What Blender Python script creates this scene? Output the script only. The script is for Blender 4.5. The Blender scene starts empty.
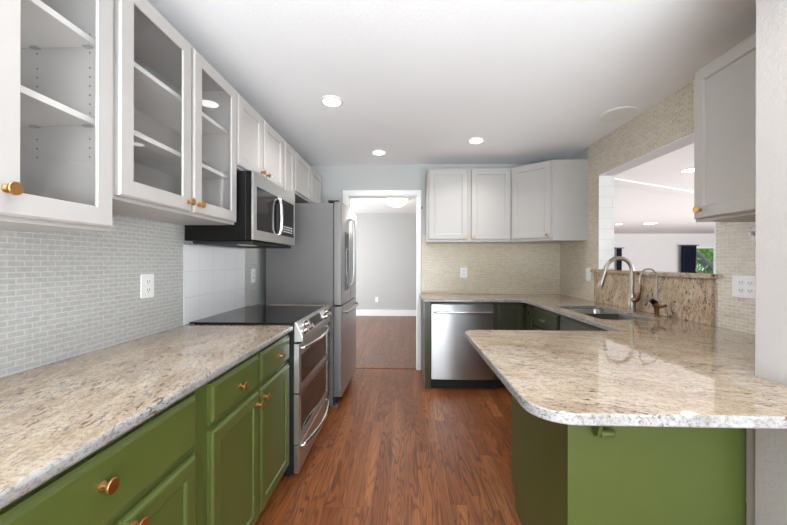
import bpy, bmesh, math, random
from mathutils import Vector, Matrix
random.seed(7)
S = bpy.context.scene
COL = S.collection
PI = math.pi

# ------------------------------------------------------------------ camera
cam = bpy.data.cameras.new('camera'); cam_o = bpy.data.objects.new('camera', cam); COL.objects.link(cam_o)
cam.sensor_fit = 'HORIZONTAL'; cam.sensor_width = 36.0
cam.lens = 340.0 / 787.0 * 36.0
cam.shift_y = -0.7 / 787.0
cam.clip_start = 0.02; cam.clip_end = 200
cam_o.matrix_world = (Matrix.Translation((0, 0, 1.2865)) @ Matrix.Rotation(0.0322, 4, 'Z')
                      @ Matrix.Rotation(PI / 2, 4, 'X') @ Matrix.Rotation(0.0022, 4, 'Z'))
S.camera = cam_o

# ------------------------------------------------------------------ view, world, lights
S.view_settings.view_transform = 'Standard'; S.view_settings.look = 'None'
S.view_settings.gamma = 1.0; S.view_settings.use_curve_mapping = False
S.view_settings.exposure = 0.24
S.cycles.use_denoising = True
S.cycles.max_bounces = 10; S.cycles.diffuse_bounces = 6; S.cycles.glossy_bounces = 5
S.cycles.transparent_max_bounces = 12
S.cycles.sample_clamp_indirect = 6.0
w = bpy.data.worlds.new('world'); S.world = w; w.use_nodes = True
bgn = w.node_tree.nodes['Background']
bgn.inputs[0].default_value = (0.80, 0.90, 1.0, 1); bgn.inputs[1].default_value = 1.6

def area(name, loc, rot, sx, sy, power, color=(1, 1, 1), shape='RECTANGLE', spread=PI):
    l = bpy.data.lights.new(name, 'AREA'); l.shape = shape; l.size = sx
    if shape in ('RECTANGLE', 'ELLIPSE'): l.size_y = sy
    l.energy = power; l.color = color; l.spread = spread
    o = bpy.data.objects.new(name, l); COL.objects.link(o); o.location = loc; o.rotation_euler = rot
    return o
DAY = (0.875, 0.945, 1.0)
# added daylight-tinted fill behind the camera, tilted up to brighten the ceiling
area('rear_upward_fill', (0.3, -2.7, 0.60), (-PI / 2 - 1.38, 0, PI), 3.0, 2.0, 550, DAY)
# added area lights at the living room's unseen rear and side, brightening it
area('living_rear_fill', (11.5, -2.9, 1.3), (-PI / 2 - 0.5, 0, PI), 6.0, 2.2, 500, (0.97, 0.98, 1.0))
area('living_side_fill', (15.9, 2.5, 1.3), (0, PI / 2 + 0.6, 0), 2.2, 7.0, 1000, (0.97, 0.98, 1.0))
# added up-facing light near the floor, for the living and kitchen ceilings
area('living_floor_uplight', (7.6, 6.0, 0.12), (PI, 0, 0), 9.0, 10.0, 215, (1.0, 1.0, 1.0))
# area light at the hall's unseen left side, brightening the hall
area('hall_side_fill', (-2.95, 6.2, 1.4), (0, -PI / 2, 0), 1.6, 2.2, 122, (0.97, 0.98, 1.0))
CAN_W = 4.1
CAN_COL = (1.0, 0.98, 0.95)

# ------------------------------------------------------------------ materials
def srgb(r, g, b):
    f = lambda c: (c / 255 / 12.92) if c / 255 <= 0.04045 else ((c / 255 + 0.055) / 1.055) ** 2.4
    return (f(r), f(g), f(b), 1)
class NT:
    def __init__(s, name):
        s.m = bpy.data.materials.new(name); s.m.use_nodes = True; s.t = s.m.node_tree
        s.b = s.t.nodes['Principled BSDF']; s.out = s.t.nodes['Material Output']
    def n(s, typ, **k):
        x = s.t.nodes.new(typ)
        for a, v in k.items(): setattr(x, a, v)
        return x
    def set(s, sock, v):
        if isinstance(v, bpy.types.NodeSocket): s.t.links.new(v, sock)
        else: sock.default_value = v
    def math(s, op, a, b=0.0, c=None):
        x = s.n('ShaderNodeMath', operation=op); s.set(x.inputs[0], a); s.set(x.inputs[1], b)
        if c is not None: s.set(x.inputs[2], c)
        return x.outputs[0]
    def xyz(s):
        tc = s.n('ShaderNodeTexCoord'); sp = s.n('ShaderNodeSeparateXYZ')
        g = s.n('ShaderNodeNewGeometry'); s.t.links.new(g.outputs['Position'], sp.inputs[0])
        return sp.outputs
    def comb(s, x, y, z=0.0):
        c = s.n('ShaderNodeCombineXYZ')
        for i, v in enumerate((x, y, z)): s.set(c.inputs[i], v)
        return c.outputs[0]
    def noise(s, vec, scale, detail=4, rough=0.55, dist=0.0):
        x = s.n('ShaderNodeTexNoise'); s.set(x.inputs['Vector'], vec); x.inputs['Scale'].default_value = scale
        x.inputs['Detail'].default_value = detail; x.inputs['Roughness'].default_value = rough
        x.inputs['Distortion'].default_value = dist
        return x.outputs['Fac']
    def ramp(s, fac, stops):
        x = s.n('ShaderNodeValToRGB'); s.set(x.inputs[0], fac); e = x.color_ramp.elements
        while len(e) < len(stops): e.new(0.5)
        for i, (p, c) in enumerate(stops):
            e[i].position = p; e[i].color = c if len(c) == 4 else (*c, 1)
        return x.outputs['Color']
    def mix(s, fac, a, b, blend='MIX'):
        x = s.n('ShaderNodeMix', data_type='RGBA', blend_type=blend)
        s.set(x.inputs[0], fac); s.set(x.inputs[6], a); s.set(x.inputs[7], b)
        return x.outputs[2]
    def bump(s, h, strength=0.3, dist=0.002):
        x = s.n('ShaderNodeBump'); x.inputs['Strength'].default_value = strength
        x.inputs['Distance'].default_value = dist; s.set(x.inputs['Height'], h)
        s.t.links.new(x.outputs[0], s.b.inputs['Normal'])
    def p(s, **k):
        for a, v in k.items(): s.set(s.b.inputs[a.replace('_', ' ')], v)
        return s
BW = (0, 0, 0, 1); WH = (1, 1, 1, 1)

def paint(name, rgb, rough=0.5, var=0.03, bump=0.0, bscale=60, spec=0.5):
    t = NT(name); P = t.xyz(); v = t.comb(P[0], P[1], P[2])
    n = t.noise(v, 3.0, 3)
    c = srgb(*rgb); d = tuple(x * (1 - var * 2) for x in c[:3]) + (1,)
    t.p(Base_Color=t.ramp(n, [(0.3, d), (0.7, c)]), Roughness=rough)
    t.b.inputs['Specular IOR Level'].default_value = spec
    if bump: t.bump(t.noise(v, bscale, 4), bump, 0.004)
    return t.m
def metal(name, rgb, rough=0.3, streak='z', metallic=1.0, aniso=0.0):
    t = NT(name); P = t.xyz()
    k = {'z': (90, 90, 1.2), 'x': (1.2, 90, 90), 'y': (90, 1.2, 90), 'n': (20, 20, 20)}[streak]
    v = t.comb(t.math('MULTIPLY', P[0], k[0]), t.math('MULTIPLY', P[1], k[1]), t.math('MULTIPLY', P[2], k[2]))
    n = t.noise(v, 1.0, 3)
    c = srgb(*rgb); d = tuple(x * 0.95 for x in c[:3]) + (1,)
    t.p(Base_Color=t.ramp(n, [(0.3, d), (0.7, c)]), Metallic=metallic,
        Roughness=t.math('MULTIPLY_ADD', n, 0.04, rough - 0.02))
    if aniso: t.b.inputs['Anisotropic'].default_value = aniso; t.b.inputs['Anisotropic Rotation'].default_value = 0.25
    return t.m
def plain(name, rgb, rough=0.5, metallic=0.0, emis=None, estr=0.0):
    t = NT(name); t.p(Base_Color=srgb(*rgb), Roughness=rough, Metallic=metallic)
    if emis: t.p(Emission_Color=(*emis, 1), Emission_Strength=estr)
    return t.m

def mosaic(name, axis, tile_a, tile_b, grout, bw=0.0508, bh=0.0195, mort=0.0016, rough=0.25, bumpy=0.5, wave=0.0, vein=0.25, org=(0, 0)):
    t = NT(name); P = t.xyz()
    v = t.comb(t.math('SUBTRACT', P[1] if axis == 'X' else P[0], org[0]), t.math('SUBTRACT', P[2], org[1]))
    br = t.n('ShaderNodeTexBrick'); t.set(br.inputs['Vector'], v)
    br.inputs['Scale'].default_value = 1.0; br.inputs['Brick Width'].default_value = bw
    br.inputs['Row Height'].default_value = bh; br.inputs['Mortar Size'].default_value = mort
    br.inputs['Mortar Smooth'].default_value = 0.1; br.inputs['Bias'].default_value = 0.0
    br.inputs['Color1'].default_value = srgb(*tile_a); br.inputs['Color2'].default_value = srgb(*tile_b)
    br.inputs['Mortar'].default_value = srgb(*grout)
    n = t.noise(v, 55, 4, 0.6)
    col = t.mix(vein, br.outputs['Color'], t.ramp(n, [(0.35, (0.55, 0.53, 0.5)), (0.6, (1, 1, 1))]), 'MULTIPLY')
    t.p(Base_Color=col, Roughness=t.math('MULTIPLY_ADD', br.outputs['Fac'], 0.4, rough))
    h = t.math('SUBTRACT', 1.0, br.outputs['Fac'])
    if wave:
        h = t.math('ADD', h, t.math('MULTIPLY', t.noise(v, 38, 2), wave))
    t.bump(h, bumpy, 0.0015)
    return t.m

def granite(name, along, tone='top', blotch=False):
    """along: axis the streaks follow ('X','Y','Z')"""
    t = NT(name); P = t.xyz()
    k = {'X': (1, 2.6, 2.6), 'Y': (2.6, 1, 2.6), 'Z': (2.2, 2.2, 1)}[along]
    # a little rotation of the vein direction
    ang = 0.22 if along != 'Z' else 0.12
    if along == 'Z':
        a_, b_, c_ = P[0], t.math('ADD', P[1], t.math('MULTIPLY', P[2], ang)), P[2]
    else:
        a_ = t.math('ADD', P[0], t.math('MULTIPLY', P[1], ang if along == 'Y' else 0.05))
        b_ = t.math('ADD', P[1], t.math('MULTIPLY', P[0], ang if along == 'X' else 0.05)); c_ = P[2]
    v = t.comb(t.math('MULTIPLY', a_, k[0]), t.math('MULTIPLY', b_, k[1]), t.math('MULTIPLY', c_, k[2]))
    iso = t.comb(P[0], P[1], P[2])
    C = {'top': [(150, 130, 108), (168, 150, 127), (180, 166, 147), (162, 150, 137)],
         'edge': [(124, 119, 113), (142, 138, 134), (154, 153, 151), (130, 130, 131)],  # edge copy of the same stone, coloured cooler for daylight falling on it
         'splash': [(180, 154, 128), (200, 176, 148), (212, 194, 172), (192, 170, 148)]}[tone]
    base = t.ramp(t.noise(v, 5.0, 6, 0.65, 0.6), [(p, srgb(*c)) for p, c in zip((0.32, 0.47, 0.60, 0.72), C)])
    fine = t.ramp(t.noise(iso, 110, 4, 0.8), [(0.36, (0.50, 0.46, 0.44)), (0.52, (1, 1, 1)), (0.68, (1.0, 1.0, 1.0))])
    col = t.mix(0.85, base, fine, 'MULTIPLY')
    grey = t.ramp(t.noise(v, 26, 6, 0.75, 0.5), [(0.50, BW), (0.60, WH)])
    col = t.mix(t.math('MULTIPLY', grey, 0.42), col, srgb(*((132, 118, 110) if tone != 'edge' else (150, 154, 162))))
    fl = t.ramp(t.noise(v, 34, 5, 0.7, 0.5), [(0.555, BW), (0.60, WH)])
    gate = t.ramp(t.noise(iso, 7, 3), [(0.42, (0.12, 0.12, 0.12)), (0.58, WH)])
    col = t.mix(t.math('MULTIPLY', t.math('MULTIPLY', fl, gate), 0.92), col, srgb(70, 52, 50))
    if blotch:
        bl = t.ramp(t.noise(v, 8, 7, 0.75, 0.6), [(0.52, BW), (0.64, WH)])
        col = t.mix(t.math('MULTIPLY', bl, 0.65), col, srgb(132, 102, 84))
        b2 = t.ramp(t.noise(v, 10, 7, 0.8, 0.4), [(0.57, BW), (0.61, WH)])
        col = t.mix(t.math('MULTIPLY', b2, 0.9), col, srgb(60, 38, 34))
    t.p(Base_Color=col, Roughness=0.03 if tone != 'edge' else 0.25, IOR=2.0 if tone == 'top' else 1.5)
    return t.m

def wood_floor(name, pal, along='Y', pw=0.083, rough=0.3):
    t = NT(name); P = t.xyz()
    X, Y = (P[0], P[1]) if along == 'Y' else (P[1], P[0])
    row = t.math('FLOOR', t.math('DIVIDE', X, pw))
    wn = t.n('ShaderNodeTexWhiteNoise', noise_dimensions='1D'); t.set(wn.inputs['W'], row)
    yo = t.math('MULTIPLY_ADD', wn.outputs[0], 3.7, Y)
    seg = t.math('FLOOR', t.math('DIVIDE', yo, 0.95))
    w2 = t.n('ShaderNodeTexWhiteNoise', noise_dimensions='2D'); t.set(w2.inputs['Vector'], t.comb(row, seg))
    rnd = w2.outputs[0]
    off = t.math('MULTIPLY', rnd, 37.0)
    gv = t.comb(t.math('MULTIPLY_ADD', X, 13.0, off), t.math('MULTIPLY_ADD', Y, 1.05, off), off)
    n = t.noise(gv, 1.0, 1.5, 0.5, 0.35)
    rings = t.math('MULTIPLY_ADD', t.math('SINE', t.math('MULTIPLY', n, 100.0)), 0.5, 0.5)
    lines = t.ramp(rings, [(0.50, BW), (0.95, WH)])
    fv = t.comb(t.math('MULTIPLY', X, 260), t.math('MULTIPLY', Y, 9), off)
    pores = t.noise(fv, 1.0, 3, 0.6)
    base = t.ramp(rnd, [(0.0, srgb(*pal[0])), (0.5, srgb(*pal[1])), (1.0, srgb(*pal[2]))])
    big = t.noise(t.comb(t.math('MULTIPLY', X, 9), t.math('MULTIPLY', Y, 0.8), off), 1.0, 3)
    col = t.mix(t.ramp(big, [(0.35, BW), (0.7, WH)]), base, srgb(*pal[3]))
    amp = t.ramp(t.noise(t.comb(t.math('MULTIPLY', X, 2), t.math('MULTIPLY', Y, 0.6), off), 1.0, 2), [(0.3, (0.45, 0.45, 0.45)), (0.65, (1, 1, 1))])
    col = t.mix(t.math('MULTIPLY', lines, t.math('MULTIPLY', amp, 0.75)), col, srgb(*pal[4]))
    col = t.mix(t.ramp(pores, [(0.5, BW), (0.72, (0.55, 0.55, 0.55))]), col, srgb(*pal[4]))
    fx = t.math('FRACT', t.math('DIVIDE', X, pw)); fy = t.math('FRACT', t.math('DIVIDE', yo, 0.95))
    gap = t.math('MAXIMUM', t.math('LESS_THAN', fx, 0.028), t.math('LESS_THAN', fy, 0.0025))
    col = t.mix(t.math('MULTIPLY', gap, 0.7), col, srgb(45, 25, 16))
    t.p(Base_Color=col, Roughness=t.math('MULTIPLY_ADD', pores, 0.15, rough - 0.03))
    t.b.inputs['Specular IOR Level'].default_value = 0.35
    t.bump(t.math('ADD', t.math('MULTIPLY', pores, 0.5), t.math('MULTIPLY', gap, -1.0)), 0.25, 0.001)
    return t.m

M = {}
M['ceiling'] = paint('ceiling_paint', (243, 244, 246), 0.8, 0.01, 0.35, 90)
M['wall'] = paint('wall_paint', (184, 184, 183), 0.6, 0.01, 0.25, 70)
M['wall_pale'] = paint('stub_wall_paint', (176, 171, 168), 0.6, 0.01, 0.5, 70)
M['wall_white'] = paint('living_wall_paint', (225, 225, 225), 0.7, 0.01)
M['trim'] = paint('trim_paint', (236, 236, 234), 0.35, 0.005)
M['cab_white'] = paint('pale_cabinet_paint', (178, 174, 171), 0.38, 0.012)
M['cab_in'] = paint('cabinet_interior_paint', (222, 220, 217), 0.5, 0.01)
M['cab_grey'] = paint('grey_cabinet_paint', (180, 175, 169), 0.4, 0.012)
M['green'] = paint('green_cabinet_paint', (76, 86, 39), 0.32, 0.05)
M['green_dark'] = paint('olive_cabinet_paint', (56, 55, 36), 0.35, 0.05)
M['toe'] = plain('toe_kick_black', (15, 14, 13), 0.6)
M['mosaic_left'] = mosaic('left_wall_marble_mosaic', 'X', (180, 180, 177), (188, 187, 185), (206, 206, 204), rough=0.3, mort=0.002)
M['mosaic_right'] = mosaic('right_wall_beige_mosaic', 'X', (196, 184, 165), (212, 202, 185), (232, 226, 214), rough=0.3)
M['mosaic_back'] = mosaic('back_wall_beige_mosaic', 'Y', (204, 192, 170), (216, 204, 182), (224, 215, 196), rough=0.14, bumpy=0.8, wave=1.6)
M['tile_white'] = mosaic('white_square_tile', 'X', (232, 233, 234), (236, 236, 237), (205, 205, 205), bw=0.152, bh=0.157, mort=0.0018, rough=0.12, bumpy=0.2, vein=0.0, org=(1.951, 0.914))
M['tile_white'].node_tree.nodes['Brick Texture'].offset = 0.0
M['tile_jamb'] = mosaic('white_jamb_tile', 'Y', (240, 240, 240), (243, 243, 243), (215, 216, 218), bw=0.3, bh=0.1, mort=0.002, rough=0.15, bumpy=0.2, vein=0.0)
M['granite_y'] = granite('cream_granite_left', 'Y')
M['granite_x'] = granite('cream_granite_right', 'X')
M['granite_z'] = granite('brown_granite_splash', 'Z', 'splash', blotch=True)
M['granite_edge'] = granite('granite_daylit_edge', 'Y', 'edge')
M['granite_sill'] = granite('brown_granite_ledge', 'Y', 'splash', blotch=True)
M['oak'] = wood_floor('red_oak_planks', [(122, 68, 32), (142, 84, 44), (162, 104, 60), (116, 64, 32), (60, 30, 15)])
M['oak_hall'] = wood_floor('hall_oak_planks', [(112, 78, 60), (130, 92, 72), (144, 106, 86), (108, 76, 60), (66, 44, 34)], rough=0.28)
M['steel'] = metal('brushed_stainless', (186, 186, 186), 0.30, 'z', aniso=0.85)
M['steel_h'] = metal('brushed_stainless_horizontal', (205, 203, 200), 0.33, 'y')
M['chrome'] = metal('satin_chrome', (215, 213, 210), 0.18, 'n')
M['nickel'] = metal('brushed_nickel', (176, 168, 158), 0.34, 'n')
M['bronze'] = metal('warm_bronze', (150, 112, 84), 0.32, 'n')
M['brass'] = metal('brushed_brass', (204, 156, 98), 0.32, 'n')
M['fridge_side'] = paint('fridge_side_grey', (99, 97, 96), 0.45, 0.02)
M['door_side'] = metal('grey_metal_door_edge', (104, 101, 99), 0.45, 'z', 0.4)
M['black'] = plain('gloss_black', (14, 13, 12), 0.32)
M['black'].node_tree.nodes['Principled BSDF'].inputs['Specular IOR Level'].default_value = 0.2
M['black_matte'] = plain('matte_black', (15, 14, 13), 0.6)
M['cooktop'] = plain('black_ceramic_glass', (14, 12, 11), 0.06)
M['dark_glass'] = plain('dark_oven_glass', (18, 14, 12), 0.05)
M['plastic'] = plain('white_plastic', (238, 238, 236), 0.35)
M['slot'] = plain('outlet_slot', (60, 58, 56), 0.6)
M['navy'] = paint('navy_curtain_cloth', (30, 38, 62), 0.85, 0.08)
M['leaf'] = paint('tree_leaf', (130, 185, 70), 0.6, 0.2)
M['bark'] = paint('tree_bark', (110, 110, 116), 0.9, 0.2)
M['ground'] = paint('garden_grass', (92, 130, 60), 0.9, 0.1)
M['lamp'] = plain('lit_lamp_lens', (255, 255, 255), 0.5, 0, (1.0, 0.97, 0.92), 6.0)
M['dome'] = plain('lit_glass_dome', (255, 250, 235), 0.4, 0, (1.0, 0.92, 0.76), 0.72)
t = NT('clear_glass')
tr = t.n('ShaderNodeBsdfTransparent'); tr.inputs[0].default_value = (0.985, 0.985, 0.985, 1)
gl = t.n('ShaderNodeBsdfGlossy'); gl.inputs['Roughness'].default_value = 0.03
lw = t.n('ShaderNodeLayerWeight'); lw.inputs[0].default_value = 0.5
fz_ = t.math('MULTIPLY_ADD', t.math('POWER', lw.outputs['Facing'], 5.0), 0.90, 0.035)
mx = t.n('ShaderNodeMixShader'); t.t.links.new(fz_, mx.inputs[0])
t.t.links.new(tr.outputs[0], mx.inputs[1]); t.t.links.new(gl.outputs[0], mx.inputs[2])
t.t.links.new(mx.outputs[0], t.out.inputs[0]); M['glass'] = t.m

# ------------------------------------------------------------------ helpers
def obj(name, bm, mat, parent=None, smooth=False, bevel=0.0, seg=2, loc=None, rot=None):
    bmesh.ops.recalc_face_normals(bm, faces=bm.faces)
    me = bpy.data.meshes.new(name); bm.to_mesh(me); bm.free()
    o = bpy.data.objects.new(name, me); COL.objects.link(o)
    for m in (mat if isinstance(mat, (list, tuple)) else [mat]): me.materials.append(m)
    if smooth:
        for f in me.polygons: f.use_smooth = True
        me.set_sharp_from_angle(angle=math.radians(38))
    if bevel:
        b = o.modifiers.new('bevel', 'BEVEL'); b.width = bevel; b.segments = seg; b.limit_method = 'ANGLE'
        b.angle_limit = math.radians(40)
    if parent: o.parent = parent
    if loc: o.location = loc
    if rot: o.rotation_euler = rot
    return o
def tag(o, label=None, cat=None, group=None, kind=None):
    if label: o['label'] = label
    if cat: o['category'] = cat
    if group: o['group'] = group
    if kind: o['kind'] = kind
    return o
def thing(name, label, cat, loc=(0, 0, 0), rz=0.0, group=None):
    o = bpy.data.objects.new(name, None); COL.objects.link(o); o.empty_display_size = 0.1
    o.location = loc; o.rotation_euler = (0, 0, rz)
    return tag(o, label, cat, group)
def struct(name, bm, mat, **k):
    o = obj(name, bm, mat, **k); o['kind'] = 'structure'; return o
def copy_tree(o, parent=None):
    c = o.copy(); COL.objects.link(c); c.parent = parent
    for ch in list(o.children): copy_tree(ch, c)
    return c
def box(bm, x0, x1, y0, y1, z0, z1, mi=0):
    v = [bm.verts.new(p) for p in ((x0, y0, z0), (x1, y0, z0), (x1, y1, z0), (x0, y1, z0), (x0, y0, z1), (x1, y0, z1), (x1, y1, z1), (x0, y1, z1))]
    for f in ((0, 3, 2, 1), (4, 5, 6, 7), (0, 1, 5, 4), (1, 2, 6, 5), (2, 3, 7, 6), (3, 0, 4, 7)):
        bm.faces.new([v[i] for i in f]).material_index = mi
    return bm
def B(*boxes):
    bm = bmesh.new()
    for b in boxes: box(bm, *b)
    return bm
def prism(pts, axis, a0, a1, bm=None):
    """extrude polygon pts (2-D) along axis between a0,a1.  axis 'x': pts=(y,z); 'y': pts=(x,z); 'z': pts=(x,y)"""
    bm = bm or bmesh.new()
    def mk(p, a): return {'x': (a, p[0], p[1]), 'y': (p[0], a, p[1]), 'z': (p[0], p[1], a)}[axis]
    A = [bm.verts.new(mk(p, a0)) for p in pts]; C = [bm.verts.new(mk(p, a1)) for p in pts]
    bm.faces.new(A); bm.faces.new(C)
    n = len(pts)
    for i in range(n): bm.faces.new((A[i], A[(i + 1) % n], C[(i + 1) % n], C[i]))
    return bm
def lathe(prof, mat4=None, seg=24, bm=None):
    """prof: (radius, height) along local z"""
    bm = bm or bmesh.new(); mat4 = mat4 or Matrix()
    rings = []
    for r, h in prof:
        if r < 1e-6: rings.append([bm.verts.new(mat4 @ Vector((0, 0, h)))])
        else: rings.append([bm.verts.new(mat4 @ Vector((r * math.cos(2 * PI * i / seg), r * math.sin(2 * PI * i / seg), h))) for i in range(seg)])
    for a, b in zip(rings, rings[1:]):
        for i in range(seg):
            j = (i + 1) % seg
            if len(a) == 1 and len(b) == 1: continue
            if len(a) == 1: bm.faces.new((a[0], b[i], b[j]))
            elif len(b) == 1: bm.faces.new((a[i], a[j], b[0]))
            else: bm.faces.new((a[i], a[j], b[j], b[i]))
    for ring in (rings[0], rings[-1]):
        if len(ring) > 1: bm.faces.new(ring)
    return bm
def tube(pts, rad, seg=12, bm=None, caps=True):
    bm = bm or bmesh.new(); P = [Vector(p) for p in pts]; n = len(P)
    R = rad if isinstance(rad, (list, tuple)) else [rad] * n
    T = [(P[min(i + 1, n - 1)] - P[max(i - 1, 0)]).normalized() for i in range(n)]
    up = Vector((0, 0, 1)) if abs(T[0].z) < 0.9 else Vector((0, 1, 0))
    N = (up - T[0] * up.dot(T[0])).normalized(); rings = []
    for i in range(n):
        N = (N - T[i] * N.dot(T[i])).normalized(); Bn = T[i].cross(N)
        rings.append([bm.verts.new(P[i] + (N * math.cos(2 * PI * k / seg) + Bn * math.sin(2 * PI * k / seg)) * R[i]) for k in range(seg)])
    for a, b in zip(rings, rings[1:]):
        for k in range(seg): bm.faces.new((a[k], a[(k + 1) % seg], b[(k + 1) % seg], b[k]))
    if caps: bm.faces.new(rings[0]); bm.faces.new(rings[-1])
    return bm
AX = {'x': Matrix.Rotation(PI / 2, 4, 'Y'), '-x': Matrix.Rotation(-PI / 2, 4, 'Y'), 'y': Matrix.Rotation(-PI / 2, 4, 'X'), '-y': Matrix.Rotation(PI / 2, 4, 'X'), 'z': Matrix(), '-z': Matrix.Rotation(PI, 4, 'X')}
def panel(w_, h_, rings, hole=False, x0=0.0, z0=0.0):
    """framed panel in local x/z, front toward -y; rings = [(inset, y), ...]"""
    bm = bmesh.new(); L = []
    for ins, y in rings:
        L.append([bm.verts.new((x0 + a, y, z0 + b)) for a, b in ((ins, ins), (w_ - ins, ins), (w_ - ins, h_ - ins), (ins, h_ - ins))])
    for a, b in zip(L, L[1:]):
        for i in range(4): bm.faces.new((a[i], a[(i + 1) % 4], b[(i + 1) % 4], b[i]))
    if hole:
        a, b = L[-1], L[0]
        for i in range(4): bm.faces.new((a[i], a[(i + 1) % 4], b[(i + 1) % 4], b[i]))
    else: bm.faces.new(L[0]); bm.faces.new(L[-1])
    return bm
def rbox(x0, x1, z0, z1, y0, y1, r, seg=5):
    """rounded rectangle in x/z extruded along y"""
    pts = []
    for cx, cz, a0 in ((x1 - r, z1 - r, 0), (x0 + r, z1 - r, PI / 2), (x0 + r, z0 + r, PI), (x1 - r, z0 + r, 1.5 * PI)):
        for k in range(seg + 1):
            a = a0 + PI / 2 * k / seg; pts.append((cx + r * math.cos(a), cz + r * math.sin(a)))
    return prism(pts, 'y', y0, y1)
KNOB = [(0.0, 0.0), (0.010, 0.0), (0.010, 0.003), (0.0055, 0.006), (0.005, 0.016), (0.008, 0.019), (0.0150, 0.0205), (0.0165, 0.022), (0.0165, 0.0255), (0.015, 0.027), (0.0, 0.027)]
def knob(parent, x, z, y=-0.02, mat='brass', s=1.0, z_=None):
    return obj('knob', lathe([(r * s, h * s) for r, h in KNOB], AX['-y'], 20), M[mat], parent, smooth=True, loc=(x, y, z))
DOOR_W = [(0, 0), (0, -0.014), (0.006, -0.020), (0.056, -0.020), (0.061, -0.017), (0.064, -0.0115)]
DOOR_G = [(0, 0), (0, -0.009), (0.006, -0.0115), (0.011, -0.018), (0.016, -0.020), (0.052, -0.020), (0.057, -0.018), (0.060, -0.011)]
DRAW_G = [(0, 0), (0, -0.010), (0.006, -0.012), (0.012, -0.018), (0.017, -0.020)]
GLASSD = [(0, 0), (0, -0.014), (0.006, -0.020), (0.058, -0.020), (0.061, -0.016), (0.061, -0.0125)]
def door(root, x0, x1, z0, z1, mat, rings, kn=None, km='brass', ks=1.0):
    d = obj('door', panel(x1 - x0, z1 - z0, rings), M[mat], root, loc=(x0, 0, z0))
    if kn: knob(d, kn[0] - x0, kn[1] - z0, s=ks, mat=km)
    return d
def drawer(root, x0, x1, z0, z1, mat='green', kn=None, rings=None, ks=1.0, km='brass'):
    d = obj('drawer', panel(x1 - x0, z1 - z0, rings or DRAW_G), M[mat], root, loc=(x0, 0, z0))
    if kn: knob(d, kn[0] - x0, kn[1] - z0, s=ks, mat=km)
    return d
def glass_door(root, x0, x1, z0, z1, kn):
    d = obj('door', panel(x1 - x0, z1 - z0, GLASSD, hole=True), M['cab_white'], root, loc=(x0, 0, z0))
    w_, h_ = x1 - x0, z1 - z0
    obj('glass_pane', B((0.057, w_ - 0.057, -0.0145, -0.0125, 0.057, h_ - 0.057)), M['glass'], d)
    knob(d, kn[0] - x0, kn[1] - z0)
    return d

XL, XR, YB, H = -1.30, 1.833, 4.06, 2.44
# ------------------------------------------------------------------ SETTING
struct('floor', B((-1.42, 1.955, -3.0, 4.10, -0.05, 0.0)), M['oak'])
struct('floor_hall', B((-3.1, 1.955, 4.10, 8.2, -0.05, 0.0)), M['oak_hall'])
struct('floor_living', B((1.955, 16.1, -3.0, 14.1, -0.05, 0.0)), M['oak_hall'])
struct('ceiling', B((-1.42, 1.955, -3.0, 4.18, H, H + 0.1)), M['ceiling'])
struct('ceiling_hall', B((-3.1, 1.955, 4.18, 8.2, H, H + 0.1)), M['ceiling'])
struct('ceiling_living', B((1.955, 16.1, -3.0, 14.1, H, H + 0.1)), M['ceiling'])
a = math.radians(27)
bm = prism([(0, H + 0.02), (0, H - 0.018), (0.18, H - 0.018), (0.18, H + 0.02)], 'x', 0, 11.5)
struct('trim_ceiling_beam', bm, M['ceiling'], loc=(2.06, 4.33, 0), rot=(0, 0, a))
struct('wall_left', B((-1.42, XL, -3.0, 4.18, 0, H)), M['wall'])
# back wall with doorway opening X -0.685..0.155, Z 2.03
DX0, DX1, DZ = -0.685, 0.160, 2.085
struct('wall_back', B((XL, DX0, YB, YB + 0.12, 0, H), (DX1, 2.44, YB, YB + 0.12, 0, H), (DX0, DX1, YB, YB + 0.12, DZ, H)), M['wall'])
# right wall with the pass-through
OY0, OY1, OZ0, OZ1 = 2.057, 3.262, 1.19, 2.108
struct('wall_right', B((XR, 1.955, 1.17, OY0, 0, H), (XR, 1.955, OY1, YB, 0, H), (XR, 1.955, OY0, OY1, 0, OZ0), (XR, 1.955, OY0, OY1, OZ1, H)), M['wall'])
struct('wall_stub', B((1.165, 1.955, 0.845, 1.17, 0, H)), M['wall_pale'], bevel=0.004)
struct('wall_rear_right', B((1.835, 1.955, -3.0, 0.845, 0, H)), M['wall'])
# rear wall with glazed opening
struct('wall_rear', B((-1.42, -1.2, -3.12, -3.0, 0, H), (1.8, 1.955, -3.12, -3.0, 0, H), (-1.2, 1.8, -3.12, -3.0, 2.3, H)), M['wall'])
struct('wall_hall_far', B((-3.1, 1.955, 8.10, 8.2, 0, H)), M['wall'])
struct('wall_hall_left', B((-3.2, -3.1, 4.06, 8.2, 0, 0.6), (-3.2, -3.1, 4.06, 5.1, 0.6, 2.2), (-3.2, -3.1, 7.3, 8.2, 0.6, 2.2), (-3.2, -3.1, 4.06, 8.2, 2.2, H)), M['wall'])
struct('wall_hall_near', B((-3.1, -1.42, 4.06, 4.18, 0, H)), M['wall'])
struct('wall_hall_right', B((1.835, 1.955, 4.18, 8.1, 0, H)), M['wall'])
struct('baseboard_hall_far', B((-3.0, 1.80, 8.085, 8.10, 0, 0.14)), M['trim'])
WX0, WX1, WZ0, WZ1 = 11.25, 13.6, 0.10, 1.90
struct('wall_living_far', B((1.955, WX0, 14.0, 14.12, 0, H), (WX1, 16.1, 14.0, 14.12, 0, H), (WX0, WX1, 14.0, 14.12, WZ1, H), (WX0, WX1, 14.0, 14.12, 0, WZ0)), M['wall_white'])
struct('wall_living_side', B((16.0, 16.12, -3.0, -1.1, 0, H), (16.0, 16.12, 6.1, 14.1, 0, H), (16.0, 16.12, -1.1, 6.1, 2.35, H)), M['wall_white'])
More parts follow.
